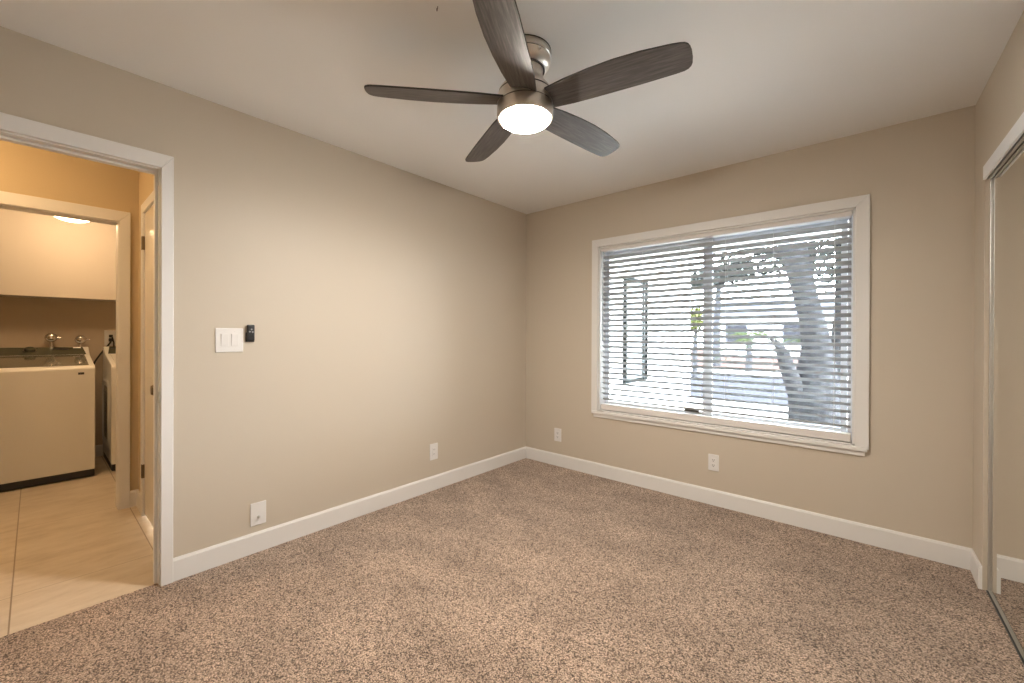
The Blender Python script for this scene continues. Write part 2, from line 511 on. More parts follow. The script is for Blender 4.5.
mb.box(1.70, 2.468, .132, .154, sz0, sz0 + .026); mb.box(1.70, 2.468, .132, .154, sz1 - .026, sz1)
fs = mb.build('fixed_sash', VINYL, wt, bevel=0.002)
mb = MB(); mb.box(1.68, 2.48, .141, .145, sz0 + .02, sz1 - .02); mb.build('pane', GLASS, fs)

# venetian blind inside the recess
bl = thing('window_blind', 'white wide slat venetian blind lowered over the bedroom window', 'blind', (1.678, 0.035, 1.999))
BX0, BX1 = WX0 + 0.016, WX1 - 0.016
mb = MB(); mb.box(BX0, BX1, 0.0, 0.012, 1.957, 1.983)
v = mb.build('valance', VALANCE, bl, bevel=0.002)
mb = MB(); mb.box(BX0 + .005, BX1 - .005, 0.014, 0.062, 1.955, 1.987)
mb.build('headrail', PLASTIC, bl, bevel=0.002)
TILT = math.radians(26.0)
SP, ZS = 0.0456, 0.6745
NSL = 28
dy, dz = 0.025 * math.cos(TILT), 0.025 * math.sin(TILT)
mb = MB()
mid = 0.0025
pr = []
yc, zc = 0.037, ZS
for u, bow in ((-1, 0), (-.5, mid), (0, mid * 1.3), (.5, mid), (1, 0)):
    pr.append((BX0 + .004, yc + u * dy + bow * math.sin(TILT), zc - u * dz + bow))
low = [(p[0], p[1] - .0008, p[2] - .0026) for p in pr][::-1]
mb.prism(pr + low, (BX1 - BX0 - .008, 0, 0))
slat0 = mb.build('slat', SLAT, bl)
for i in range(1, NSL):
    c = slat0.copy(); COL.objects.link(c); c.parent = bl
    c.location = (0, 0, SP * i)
mb = MB(); mb.box(BX0 + .002, BX1 - .002, 0.010, 0.062, 0.584, 0.632)
mb.build('bottom_rail', VALANCE, bl, bevel=0.003)
for x in (0.911, 1.207, 1.507, 1.824, 2.117, 2.441):
    mb = MB()
    for yy in (0.0105, 0.0635):
        mb.tube([(x, yy, 0.60), (x, yy, 1.975)], 0.0011, 6)
    mb.build('ladder_cord', CORD, bl)
mb = MB(); mb.tube([(0.852, 0.004, 1.955), (0.853, 0.003, 1.18)], 0.0045, 8)
mb.build('tilt_wand', WAND, bl, smooth=True)

# ------------------------------------------------------------------ closet front
mb = MB(); mb.box(RX - 0.006, RX + 0.004, CY0 + 0.003, CY1 - .003, 1.985, 2.050)
struct('trim_2', mb.skew(), FASCIA, 'white fascia board over the mirrored closet doors', 'trim', bevel=0.0015)
tr = struct('trim_3', MB().box(RX + 0.009, RX + 0.020, CY0, CY1, 1.983, 1.993).skew(), STEEL, 'metal top and bottom tracks of the mirrored closet doors', 'door track')
mb = MB(); mb.box(RX + 0.004, RX + 0.10, CY0, CY1, 1.992, 2.004); mb.skew().build('track_channel', TRACK_DARK, tr)
mb = MB(); mb.box(RX + 0.012, RX + 0.085, CY0, CY1, -0.01, 0.003); mb.skew().build('bottom_track', TRACK_DARK, tr)

def mirror_door(name, ya, yb, x, label):
    """x is the front face of the slim frame; the glass sits 11 mm behind it"""
    d = thing(name, label, 'closet door', (x, (ya + yb) / 2, 0.006), kind='structure')
    a, b, z0, z1 = ya, yb, 0.006, 1.988
    for q in ((a, a - .014), (b + .014, b)):
        mb = MB(); mb.box(x, x + .024, q[0], q[1], z0, z1); mb.skew().build('stile', STEEL, d, bevel=0.002)
    mb = MB(); mb.box(x + .001, x + .024, a - .014, b + .014, z0, z0 + .007); mb.skew().build('rail', STEEL, d, bevel=0.002)
    mb = MB(); mb.box(x + .008, x + .024, a - .014, b + .014, z1 - .006, z1); mb.skew().build('rail', STEEL, d, bevel=0.001)
    mb = MB(); mb.box(x + .007, x + .012, a - .012, b + .012, z0 + .01, z1 - .004)
    m = mb.skew().build('mirror_panel', MIRROR, d); m['label'] = 'mirror glass'
    return d
mirror_door('door_2', CY0 - 0.002, -1.52, RX + 0.016, 'mirrored sliding closet door with slim metal frame beside the window wall')
mirror_door('door_3', -1.47, CY1 + .002, RX + 0.052, 'second mirrored sliding closet door running behind the first')

# ------------------------------------------------------------------ small things on the bedroom walls
def plate(mb, axis, c, w, h, t=0.006):
    if axis == 'x': mb.box(0, t, c[0] - w / 2, c[0] + w / 2, c[1] - h / 2, c[1] + h / 2)
    else: mb.box(c[0] - w / 2, c[0] + w / 2, 0, -t, c[1] - h / 2, c[1] + h / 2)

sw = thing('light_switch', 'white double rocker light switch on the left wall', 'light switch', (0, -2.542, 1.192))
mb = MB(); plate(mb, 'x', (-2.5425, 1.192), 0.128, 0.129); mb.build('plate', PLASTIC, sw, bevel=0.003)
for yy in (-2.566, -2.518):
    mb = MB()
    mb.hexa([(0.006, yy - .0165, 1.160), (0.0075, yy - .0165, 1.160), (0.0075, yy + .0165, 1.160), (0.006, yy + .0165, 1.160),
             (0.006, yy - .0165, 1.225), (0.0125, yy - .0165, 1.225), (0.0125, yy + .0165, 1.225), (0.006, yy + .0165, 1.225)])
    mb.build('rocker', PLASTIC, sw, bevel=0.0012)
    for zz in (1.144, 1.240):
        mb = MB(); mb.lathe([(0.0028, 0.0055), (0.0026, 0.0068), (0, 0.0068)], (0, yy, zz), 'X', 12); mb.build('screw', PLASTIC, sw, smooth=True)

rc = thing('remote_control', 'small dark remote control in a holder beside the light switch', 'remote control', (0, -2.444, 1.23))
mb = MB(); mb.box(0, 0.010, -2.467, -2.424, 1.182, 1.235); mb.build('holder', BLACK, rc, bevel=0.004)
mb = MB(); mb.box(0.008, 0.024, -2.464, -2.427, 1.188, 1.278); mb.build('body', BLACK, rc, bevel=0.006, seg=3)
for k, (yy, zz) in enumerate([(-2.4455, 1.266), (-2.4440, 1.2515), (-2.4530, 1.2380), (-2.4385, 1.2370), (-2.4500, 1.2225), (-2.4400, 1.2225)]):
    mb = MB(); mb.lathe([(0.0046, 0.023), (0.0042, 0.0262), (0, 0.0266)], (0, yy, zz), 'X', 14)
    mb.build('button', REMOTE_GREY if k in (1, 2, 3) else BLACK, rc, smooth=True)

cx = thing('cable_outlet', 'white cable jack plate low on the left wall near the doorway', 'wall plate', (0, -2.402, 0.214))
mb = MB(); plate(mb, 'x', (-2.402, 0.214), 0.080, 0.128); mb.build('plate', PLASTIC, cx, bevel=0.003)
mb = MB(); mb.lathe([(0.0075, 0.005), (0.0075, 0.009), (0.0048, 0.0095), (0.0048, 0.020), (0, 0.020)], (0, -2.402, 0.196), 'X', 16)
j = mb.build('jack', STEEL, cx, smooth=True); j['label'] = 'dark metal cable jack'
for zz in (0.163, 0.265):
    mb = MB(); mb.lathe([(0.003, 0.0055), (0.0028, 0.0068), (0, 0.0068)], (0, -2.402, zz), 'X', 12); mb.build('screw', PLASTIC, cx, smooth=True)

def outlet(name, axis, c, w, h, label, style, group='duplex wall outlets'):
    """duplex outlet: plate, two sockets with slots, screw"""
    loc = (0, c[0], c[1]) if axis == 'x' else (c[0], 0, c[1])
    t = thing(name, label, 'wall outlet', loc, group)
    mb = MB(); plate(mb, axis, c, w, h); mb.build('plate', PLASTIC, t, bevel=0.0025)
    def b(mb, u0, u1, d0, d1, z0, z1):
        if axis == 'x': mb.box(d0, d1, c[0] + u0, c[0] + u1, c[1] + z0, c[1] + z1)
        else: mb.box(c[0] + u0, c[0] + u1, -d0, -d1, c[1] + z0, c[1] + z1)
    if style == 'decora':
        mb = MB(); b(mb, -.0165, .0165, .006, .0085, -.033, .033); f = mb.build('insert', PLASTIC, t, bevel=0.001)
        for s in (-1, 1):
            for u in (-.006, .006):
                mb = MB(); b(mb, u - .0012, u + .0012, .0084, .0089, s * .017 - .004, s * .017 + .004); mb.build('slot', DARKSLOT, f)
    else:
        for s in (-1, 1):
            mb = MB(); b(mb, -.017, .017, .006, .009, s * .0195 - .014, s * .0195 + .014); f = mb.build('socket', PLASTIC, t, bevel=0.004, seg=3)
            for u in (-.006, .006):
                mb = MB(); b(mb, u - .0014, u + .0014, .0088, .0094, s * .0195 - .002, s * .0195 + .007); mb.build('slot', DARKSLOT, f)
            mb = MB(); b(mb, -.003, .003, .0088, .0094, s * .0195 - .010, s * .0195 - .005); mb.build('slot', DARKSLOT, f)
    return t
outlet('wall_outlet', 'x', (-1.161, 0.303), 0.078, 0.128, 'white outlet on the left wall near the room corner', 'decora')
outlet('wall_outlet', 'y', (0.390, 0.291), 0.078, 0.122, 'white outlet on the window wall near the left corner', 'duplex')
outlet('wall_outlet', 'y', (1.754, 0.307), 0.071, 0.118, 'white outlet directly under the middle of the window', 'duplex')

hk = tag(MB().tube([(1.383, -2.249, H + .002), (1.383, -2.249, H - .008), (1.388, -2.252, H - .014), (1.397, -2.257, H - .013), (1.401, -2.259, H - .007)], 0.0016, 8)
         .build('ceiling_hook', GROOVE, None, True), 'tiny dark hook in the ceiling left of the fan', 'hook')

# ------------------------------------------------------------------ ceiling fan
FX, FY = 1.481, -1.847
fan = thing('ceiling_fan', 'brushed nickel ceiling fan with five dark wood blades and lit dome', 'ceiling fan', (FX, FY, H))
O = (FX, FY, 0)
mb = MB(); mb.lathe([(0, 2.4405), (0.108, 2.4405), (0.110, 2.436), (0.110, 2.412), (0.106, 2.410), (0.106, 2.407), (0.1095, 2.405), (0.107, 2.385), (0.098, 2.372), (0.083, 2.362), (0.0, 2.362)], O)
can = mb.build('canopy', NICKEL, fan, True)
mb = MB(); mb.lathe([(0.1064, 2.4065), (0.1064, 2.4105)], O); mb.build('groove_ring', GROOVE, can)
mb = MB(); mb.lathe([(0.1085, 2.4355), (0.1112, 2.4355), (0.1112, 2.4395), (0.1085, 2.4395)], O); mb.build('groove_ring', GROOVE, can)
mb = MB(); mb.lathe([(0.078, 2.3585), (0.0845, 2.3585), (0.0845, 2.3625), (0.078, 2.3625)], O); mb.build('groove_ring', GROOVE, can)
for a in (-0.35, 2.2):
    mb = MB(); mb.tube([(FX + .104 * math.cos(a), FY + .104 * math.sin(a), 2.392), (FX + .116 * math.cos(a), FY + .116 * math.sin(a), 2.392)], 0.006, 12)
    mb.build('screw', CHROME, can, True)
mb = MB(); mb.lathe([(0, 2.366), (0.079, 2.366), (0.077, 2.358), (0.075, 2.345), (0.078, 2.322), (0.088, 2.302), (0.102, 2.286), (0.111, 2.274), (0.114, 2.262), (0.0, 2.262)], O)
mb.build('neck', NICKEL, fan, True)
mb = MB(); mb.lathe([(0, 2.263), (0.1145, 2.263), (0.1145, 2.259)], O); mb.build('groove_ring', GROOVE, fan)
mb = MB(); mb.lathe([(0, 2.259), (0.113, 2.259), (0.1165, 2.256), (0.118, 2.250), (0.119, 2.212), (0, 2.212)], O)
mb.build('motor_housing', NICKEL, fan, True)
mb = MB(); mb.lathe([(0, 2.2125), (0.1175, 2.2125), (0.1175, 2.208), (0, 2.208)], O); mb.build('groove_ring', GROOVE, fan)
mb = MB(); mb.lathe([(0, 2.208), (0.119, 2.208), (0.1205, 2.203), (0.1205, 2.160), (0.117, 2.151), (0.104, 2.151), (0.104, 2.170), (0, 2.170)], O)
mb.build('light_ring', NICKEL, fan, True)
mb = MB()
mb.lathe([(0, 2.169), (0.106, 2.169), (0.106, 2.151), (0.103, 2.145), (0.095, 2.139), (0.08, 2.134), (0.06, 2.1312), (0.03, 2.130), (0, 2.1295)], O)
mb.build('light_dome', LAMP_GLASS, fan, True)
# blades: built along +x about the fan axis, then copied
PITCH = math.radians(13.0)
us = [0.095, .12, .16, .2, .25, .3, .35, .4, .45, .5, .55, .6, .63, .645, .655, .661, .664]
def interp(tab, u):
    for (a, p), (b, q) in zip(tab, tab[1:]):
        if a <= u <= b: return p + (q - p) * (u - a) / (b - a)
    return tab[-1][1]
up = [(.09, .066), (.2, .075), (.3, .077), (.4, .078), (.5, .078), (.6, .076), (.63, .074), (.645, .069), (.655, .060), (.661, .047), (.664, .027)]
dn = [(.09, .038), (.2, .056), (.3, .066), (.4, .070), (.5, .066), (.6, .054), (.63, .048), (.645, .043), (.655, .035), (.661, .022), (.664, .003)]
rows = []
for u in us:
    a, b = interp(up, u), -interp(dn, u)
    rows.append([(u, b + (a - b) * k / 6, 0.0035) for k in range(7)])
mb = MB(); mb.grid_solid(rows, 0.007)
bmesh.ops.rotate(mb.bm, verts=mb.bm.verts, matrix=Matrix.Rotation(-PITCH, 3, 'X'), cent=(0, 0, 0))
bmesh.ops.recalc_face_normals(mb.bm, faces=mb.bm.faces)
for f in mb.bm.faces:
    if f.normal.z > -0.5: f.material_index = 1
me = bpy.data.meshes.new('blade'); mb.bm.to_mesh(me); mb.bm.free()
me.materials.append(BLADE); me.materials.append(BLADE_TOP)
mb = MB()      # blade iron inside the housing edge
mb.hexa([(0.07, -.02, .004), (0.13, -.016, .004), (0.13, .05, .004), (0.07, .055, .004), (0.07, -.02, .009), (0.13, -.016, .009), (0.13, .05, .009), (0.07, .055, .009)])
bmesh.ops.rotate(mb.bm, verts=mb.bm.verts, matrix=Matrix.Rotation(-PITCH, 3, 'X'), cent=(0, 0, 0))
bmesh.ops.recalc_face_normals(mb.bm, faces=mb.bm.faces)
me2 = bpy.data.meshes.new('blade_bracket'); mb.bm.to_mesh(me2); mb.bm.free(); me2.materials.append(NICKEL)
for k in range(5):
    o = bpy.data.objects.new('blade', me); COL.objects.link(o); o.parent = fan
    o.location = (0, 0, 2.226 - H)
    o.rotation_euler = (Matrix.Rotation(0.012, 3, FW) @ Matrix.Rotation(math.radians(10.5 + 72 * k), 3, 'Z')).to_euler()
    br = bpy.data.objects.new('bracket', me2); COL.objects.link(br); br.parent = o

# ------------------------------------------------------------------ hall
HX = -1.353        # far hall wall plane
EY = -2.742        # hall end wall plane
LW = 0.11
LY, LY2 = -2.850, -3.70       # laundry doorway jambs
LZ = 1.998                    # its head
LBX = -3.25                   # laundry back wall
HC = 2.44
struct('floor_hall', MB().box(-0.03, LBX - .05, -1.95, -5.2, -0.06, -0.002), TILE, 'beige streaked stone tiles of the hall and laundry floor', 'tile floor')
struct('ceiling_hall', MB().box(-TW, HX - LW, EY + .1, -5.2, HC, HC + .08), CEIL, 'hall ceiling', 'ceiling')
mb = MB()
mb.box(HX, HX - LW, EY + 0.1, LY + .02, -0.05, HC); mb.box(HX, HX - LW, LY2 - .02, -5.2, -0.05, HC); mb.box(HX, HX - LW, LY + .02, LY2 - .02, LZ + .02, HC)
struct('wall_hall_far', mb, HALLWALL, 'hall wall around the laundry doorway', 'wall')
mb = MB()
DX0, DX1, DZ = -1.085, -0.30, 2.035
mb.box(-TW, DX1 + .02, EY, EY + 0.1, -0.05, HC); mb.box(DX0 - .02, HX, EY, EY + 0.1, -0.05, HC); mb.box(DX0 - .02, DX1 + .02, EY, EY + .1, DZ + .02, HC)
struct('wall_hall_end', mb, HALLWALL, 'short hall wall around the white hinged door', 'wall')
struct('wall_hall_near', MB().box(-TW, HX - LW, -5.2, -5.3, -0.05, HC), HALLWALL, 'far closing wall of the hall', 'wall')
struct('wall_hall_side', MB().box(0, -TW, RY, -5.3, -0.05, HC), HALLWALL, 'hall wall beyond the bedroom', 'wall')

mb = MB()
frame3(mb, -2.787, -2.846, -3.763, -3.704, 2.080, 2.004, HX, HX + 0.015)
t4 = struct('trim_4', mb, TRIM, 'cream lit white casing of the laundry doorway', 'door casing', bevel=0.003)
mb = MB()
mb.box(HX, HX - LW, LY, LY + .02, -.02, LZ + .02); mb.box(HX, HX - LW, LY2, LY2 - .02, -.02, LZ + .02); mb.box(HX, HX - LW, LY, LY2, LZ, LZ + .02)
mb.build('jamb', TRIM, t4, bevel=0.0015)
mb = MB()
baseboard(mb, (HX, EY, 0), (HX, -2.787, 0), (1, 0, 0), m0=-0.013)
baseboard(mb, (HX, EY, 0), (-1.150, EY, 0), (0, -1, 0), m0=0.013)
struct('baseboard_hall', mb, TRIM, 'short white baseboard pieces in the hall corner', 'baseboard')

# hall door in the end wall
dr = thing('door_1', 'white panel door with brass hinges at the end of the hall', 'door', ((DX0 + DX1) / 2, EY, 0), kind='structure')
mb = MB()
def casing_y(mb, xo, xi, xi2, xo2, zo, zi, ya, yb):
    for q in (((xi, -.02), (xo, -.02), (xo, zo), (xi, zi)), ((xi2, -.02), (xo2, -.02), (xo2, zo), (xi2, zi)), ((xi, zi), (xo, zo), (xo2, zo), (xi2, zi))):
        mb.hexa([(p[0], ya, p[1]) for p in q] + [(p[0], yb, p[1]) for p in q])
casing_y(mb, DX0 - .064, DX0 - .004, DX1 + .004, DX1 + .064, DZ + .064, DZ + .004, EY, EY - .015)
mb.build('casing', TRIM, dr, bevel=0.003)
mb = MB(); mb.box(DX0 - .018, DX0, EY, EY + .09, -.02, DZ + .018); mb.box(DX1, DX1 + .018, EY, EY + .09, -.02, DZ + .018); mb.box(DX0, DX1, EY, EY + .09, DZ, DZ + .018)
mb.build('jamb', TRIM, dr)
mb = MB(); mb.box(DX0 + .003, DX1 - .003, EY - .002, EY + .036, 0.012, DZ - .004)
leaf = mb.build('leaf', DOORWHITE, dr, bevel=0.002)
mb = MB()
for z0, z1 in ((0.25, 0.95), (1.12, 1.88)):
    for x0, x1 in ((DX0 + .12, DX0 + .35), (DX0 + .43, DX0 + .66)):
        mb.box(x0, x1, EY - .006, EY - .001, z0, z1)
mb.build('panel', DOORWHITE, leaf, bevel=0.004)
for zz in (0.30, 1.835):
    mb = MB()
    mb.tube([(DX0 + .001, EY - .008, zz - .045), (DX0 + .001, EY - .008, zz + .045)], 0.0065, 12)
    mb.box(DX0 - .022, DX0, EY - .0175, EY - .0145, zz - .045, zz + .045)
    mb.build('hinge', BRASS, dr)
mb = MB()
kx = DX1 - .072
mb.lathe([(0.030, EY - .002), (0.030, EY - .008), (0.012, EY - .012), (0.012, EY - .036), (0.026, EY - .046), (0.030, EY - .058), (0.024, EY - .070), (0, EY - .073)], (kx, 0, 0.915), 'Y', 24)
mb.build('knob', BRASS, leaf, True)

# hall ceiling lamp (out of view, inferred from the bright hall wall)
hl = thing('hall_lamp', 'round lit ceiling lamp of the hall, out of view', 'ceiling lamp', (-0.72, -3.85, HC))
mb = MB(); mb.lathe([(0, HC), (0.15, HC), (0.15, HC - .02), (0, HC - .02)], (-0.72, -3.85, 0)); mb.build('base', NICKEL, hl, True)
mb = MB(); mb.lathe([(0, HC - .018), (.142, HC - .02), (.138, HC - .05), (.11, HC - .085), (.06, HC - .105), (0, HC - .11)], (-0.72, -3.85, 0)); mb.build('glass_dome', HALL_GLASS, hl, True)

# ------------------------------------------------------------------ laundry room
LC = 2.345
struct('ceiling_laundry', MB().box(HX - LW, LBX - .05, -1.95, -5.2, LC, LC + .08), CEIL, 'laundry ceiling', 'ceiling')
struct('wall_laundry_back', MB().box(LBX, LBX - .08, -1.95, -5.2, -.05, LC), LAUNDWALL, 'laundry wall behind the machines', 'wall')
struct('wall_laundry_side', MB().box(HX - LW, LBX, -2.03, -1.95, -.05, LC), LAUNDWALL, 'laundry side wall past the dryer', 'wall')
struct('wall_laundry_end', MB().box(HX - LW, LBX, -5.1, -5.2, -.05, LC), LAUNDWALL, 'laundry end wall past the washer', 'wall')
struct('wall_laundry_front', MB().box(HX, HX - LW, EY + .1, -1.95, -.05, LC), LAUNDWALL, 'laundry wall beside the hall door', 'wall')
mb = MB(); baseboard(mb, (LBX, -2.03, 0), (LBX, -5.1, 0), (1, 0, 0), h=.108)
struct('baseboard_laundry', mb, TRIM, 'white baseboard behind the washer', 'baseboard')
# upper cabinet with its hanging strip
cb = thing('wall_cabinet', 'plain white wall cabinet over the washer', 'cabinet', (LBX, -3.3, 1.55))
mb = MB(); mb.box(LBX + .002, LBX + .305, -2.04, -4.6, 1.555, LC - .002); mb.build('body', CABWHITE, cb)
ys = [-2.043, -2.55, -3.9, -4.597]
for a, b in zip(ys, ys[1:]):
    mb = MB(); mb.box(LBX + .306, LBX + .326, a - .001, b + .001, 1.553, LC - .006); mb.build('door', CABWHITE, cb, bevel=0.001)
mb = MB(); mb.box(LBX + .001, LBX + .016, -2.04, -4.6, 1.478, 1.555); mb.build('hanging_rail', LAUNDWALL, cb)
# lamp
ll = thing('laundry_lamp', 'lit frosted bowl lamp on the laundry ceiling', 'ceiling lamp', (-2.25, -3.03, LC))
mb = MB(); mb.lathe([(0, LC), (.10, LC), (.10, LC - .06), (0, LC - .06)], (-2.25, -3.03, 0)); mb.build('base', NICKEL, ll, True)
mb = MB(); mb.lathe([(0, LC - .055), (.10, LC - .065), (.138, LC - .09), (.148, LC - .12), (.142, LC - .15), (.118, LC - .182), (.08, LC - .205), (.04, LC - .216), (0, LC - .219)], (-2.25, -3.03, 0)); mb.build('glass_bowl', LAUNDRY_GLASS, ll, True)

def machine(name, label, cat, ya, yb, xf, xb, dryer=False):
    """top loading washer / matching dryer facing +x; ya is the side nearest the hall door (greater y), yb the other"""
    yc = (ya + yb) / 2
    t = thing(name, label, cat, ((xf + xb) / 2, yc, 0))
    zt, zbk = 0.948, 1.10
    lo, hi = sorted((ya, yb))
    # cabinet: side profile swept across the width
    prof = [(xf, 0.064), (xf, 0.925), (xf - .006, 0.94), (xf - .02, zt), (xf - .05, zt + .006), (xb + .19, 1.028), (xb + .05, zbk), (xb, zbk - .004), (xb, 0.064)]
    mb = MB(); mb.prism([(x, lo, z) for x, z in prof], (0, hi - lo, 0))
    body = mb.build('cabinet', ENAMEL, t, bevel=0.008, seg=3)
    # lid on the sloping top
    def top(x): return (zt + .006) + (1.028 - zt - .006) * (xf - .05 - x) / (xf - .05 - xb - .19)
    x0, x1 = xf - .055, xb + .20
    mb = MB()
    a, b = lo + .035, hi - .035
    mb.hexa([(x0, a, top(x0) - .004), (x0, b, top(x0) - .004), (x1, b, top(x1) - .004), (x1, a, top(x1) - .004),
             (x0, a, top(x0) + .006), (x0, b, top(x0) + .006), (x1, b, top(x1) + .006), (x1, a, top(x1) + .006)])
    mb.build('lid', ENAMEL if dryer else LIDGLASS, t, bevel=0.004)
    # console face
    def cz(x): return 1.028 + (zbk - 1.028) * (xb + .19 - x) / .14
    x0, x1 = xb + .182, xb + .058
    mb = MB()
    mb.hexa([(x0, a - .012, cz(x0) - .004), (x0, b + .012, cz(x0) - .004), (x1, b - .006, cz(x1) - .004), (x1, a + .006, cz(x1) - .004),
             (x0, a - .012, cz(x0) + .005), (x0, b + .012, cz(x0) + .005), (x1, b - .006, cz(x1) + .005), (x1, a + .006, cz(x1) + .005)])
    con = mb.build('console', CONSOLE, t, bevel=0.003)
    # dial: a ring and a cap standing on the sloping console
    n = Vector((-(cz(x1) - cz(x0)), 0, x1 - x0)); n = n if n.z > 0 else -n; n.normalize()
    def on_con(f, y): 
        x = x0 + (x1 - x0) * f
        return Vector((x, y, cz(x) + .005))
    p = on_con(.5, hi - .37)
    mb = MB(); mb.tube([p - n * .002, p + n * .012], 0.042, 24); dial = mb.build('dial', CHROME, con, True)
    mb = MB(); mb.tube([p + n * .010, p + n * .028], [0.034, 0.031], 24); mb.build('dial_cap', CONSOLE, dial, True)
    def strip(nm, y0, y1, f0, f1, m, h=.002):
        q = [on_con(f0, y0), on_con(f0, y1), on_con(f1, y1), on_con(f1, y0)]
        mb = MB(); mb.hexa([v_ - n * .001 for v_ in q] + [v_ + n * h for v_ in q]); return mb.build(nm, m, con)
    strip('display', hi - .235, hi - .13, .62, .82, BLACK)
    strip('sticker', hi - .105, hi - .055, .80, .93, PLASTIC)
    strip('display', hi - .66 if not dryer else lo + .05, hi - .57 if not dryer else lo + .12, .62, .78, BLACK)
    # badge with a raised letter band
    yb_ = hi - .085
    mb = MB(); mb.box(xf, xf + .003, yb_ - .018, yb_ + .018, .880, .899); mb.build('badge', GROOVE, t, bevel=0.001)
    # kick base and feet
    mb = MB(); mb.box(xf - .006, xb + .02, lo + .004, hi - .004, 0.006, 0.066); mb.build('kick_base', BLACK, t, bevel=0.004)
    for fx in (xf - .06, xb + .06):
        for fy in (lo + .06, hi - .06):
            mb = MB(); mb.lathe([(0.018, -.003), (0.018, .008), (.008, .010), (.008, .02), (0, .02)], (fx, fy, 0), 'Z', 14); mb.build('foot', BLACK, t, True)
    if dryer:
        mb = MB()   # front door
        mb.box(xf, xf + .022, lo + .12, hi - .12, 0.30, 0.86); d = mb.build('door', ENAMEL, t, bevel=0.02, seg=4)
        mb = MB(); mb.box(xf + .022, xf + .030, hi - .155, hi - .135, .52, .64); mb.build('handle', CHROME, d, bevel=0.004)
    return t
machine('washing_machine', 'white top loading washing machine with grey console under the cabinet', 'washing machine', -2.887, -3.58, -2.427, -3.155)
dry = machine('dryer', 'white dryer mostly hidden behind the laundry door casing', 'dryer', -2.105, -2.785, -2.465, -3.165, True)
# stamped side panel of the dryer
mb = MB()
def rr(x0, x1, z0, z1, r, n=6):
    pts = []
    for cxx, czz, a0 in ((x1 - r, z1 - r, 0), (x0 + r, z1 - r, 90), (x0 + r, z0 + r, 180), (x1 - r, z0 + r, 270)):
        for k in range(n + 1):
            a = math.radians(a0 + 90 * k / n); pts.append((cxx + r * math.cos(a), czz + r * math.sin(a)))
    return pts
Ys = -2.785
o_, i_ = rr(-3.10, -2.60, .17, .80, .09), rr(-3.06, -2.64, .21, .76, .07)
n = len(o_)
vo = [mb.bm.verts.new((x, Ys + .001, z)) for x, z in o_]
vm = [mb.bm.verts.new(((x + p) / 2, Ys - .012, (z + q) / 2)) for (x, z), (p, q) in zip(o_, i_)]
vi = [mb.bm.verts.new((x, Ys + .001, z)) for x, z in i_]
for k in range(n):
    l = (k + 1) % n
    mb.bm.faces.new((vo[k], vo[l], vm[l], vm[k])); mb.bm.faces.new((vm[k], vm[l], vi[l], vi[k])); mb.bm.faces.new((vi[k], vi[l], vo[l], vo[k]))
mb.build('side_rib', ENAMEL, dry, True)
mb = MB(); mb.prism([(x, Ys + .002, z) for x, z in rr(-3.03, -2.67, .24, .73, .06)], (0, -.004, 0))  # flat dark sheet stands for the shade inside the stamped rib
s_ = mb.build('side_shade', CONSOLE, dry, bevel=0.001); s_['label'] = 'dark sheet painted as shade inside the stamped side'

def faucet(y, z, label):
    t = thing('water_valve', label, 'water valve', (LBX, y, z), 'washer water valves')
    mb = MB(); mb.lathe([(0.033, LBX), (0.031, LBX + .006), (0.018, LBX + .012), (.0, LBX + .012)], (0, y, z), 'X', 24); mb.build('escutcheon', CHROME, t, True)
    mb = MB(); mb.tube([(LBX + .01, y, z), (LBX + .03, y, z)], .012, 16)
    mb.lathe([(0, -.026), (.014, -.024), (.022, -.012), (.025, 0), (.022, .012), (.014, .022), (0, .025)], (LBX + .05, y, z), 'Z', 24)
    mb.build('body', CHROME, t, True)
    mb = MB(); mb.tube([(LBX + .05, y, z - .02), (LBX + .05, y, z - .06), (LBX + .052, y, z - .1)], [.014, .012, .015], 16); mb.build('spout', CHROME, t, True)
    mb = MB(); mb.lathe([(0, LBX + .06), (.030, LBX + .062), (.040, LBX + .070), (.042, LBX + .082), (.036, LBX + .096), (.02, LBX + .105), (0, LBX + .108)], (0, y, z + .006), 'X', 28)
    mb.tube([(LBX + .085, y + .03, z + .006), (LBX + .09, y + .062, z + .004)], [.009, .006], 12)
    h = mb.build('handle', CHROME, t, True)
    mb = MB(); mb.tube([(LBX + .052, y, z - .095), (LBX + .056, y + .004, z - .25), (LBX + .05, y + .002, z - .5), (LBX + .045, y, z - .8)], .011, 12)
    mb.build('hose', CORDBLACK, t, True)
faucet(-3.128, 1.182, 'chrome water valve on the laundry wall, the left one')
faucet(-2.937, 1.163, 'chrome water valve on the laundry wall, the right one')
# dryer outlet and cord
lo_ = thing('laundry_outlet', 'white outlet with black plug above the dryer', 'wall outlet', (LBX, -2.722, 1.183))
mb = MB(); mb.box(LBX, LBX + .006, -2.768, -2.676, 1.105, 1.262); mb.build('plate', PLASTIC, lo_, bevel=0.003)
for zz in (1.205, 1.165):
    mb = MB(); mb.box(LBX + .006, LBX + .009, -2.740, -2.704, zz - .015, zz + .015); mb.build('socket', PLASTIC, lo_, bevel=0.004)
pc = thing('power_cord', 'black power cord hanging from the laundry outlet down behind washer', 'cord', (LBX, -2.722, 1.16))
mb = MB(); mb.box(LBX + .010, LBX + .045, -2.738, -2.706, 1.148, 1.182); mb.build('plug', BLACK, pc, bevel=0.005)
mb = MB(); mb.tube([(LBX + .043, -2.722, 1.162), (LBX + .06, -2.728, 1.14), (LBX + .055, -2.75, 1.10), (LBX + .05, -2.795, 1.03), (LBX + .048, -2.835, .955), (LBX + .045, -2.86, .88), (LBX + .04, -2.87, .75), (LBX + .04, -2.86, .5)], .0075, 10)
mb.build('cable', CORDBLACK, pc, True)
pc2 = thing('dryer_plug', 'upper black plug in the laundry outlet with short cord', 'plug', (LBX, -2.722, 1.205))
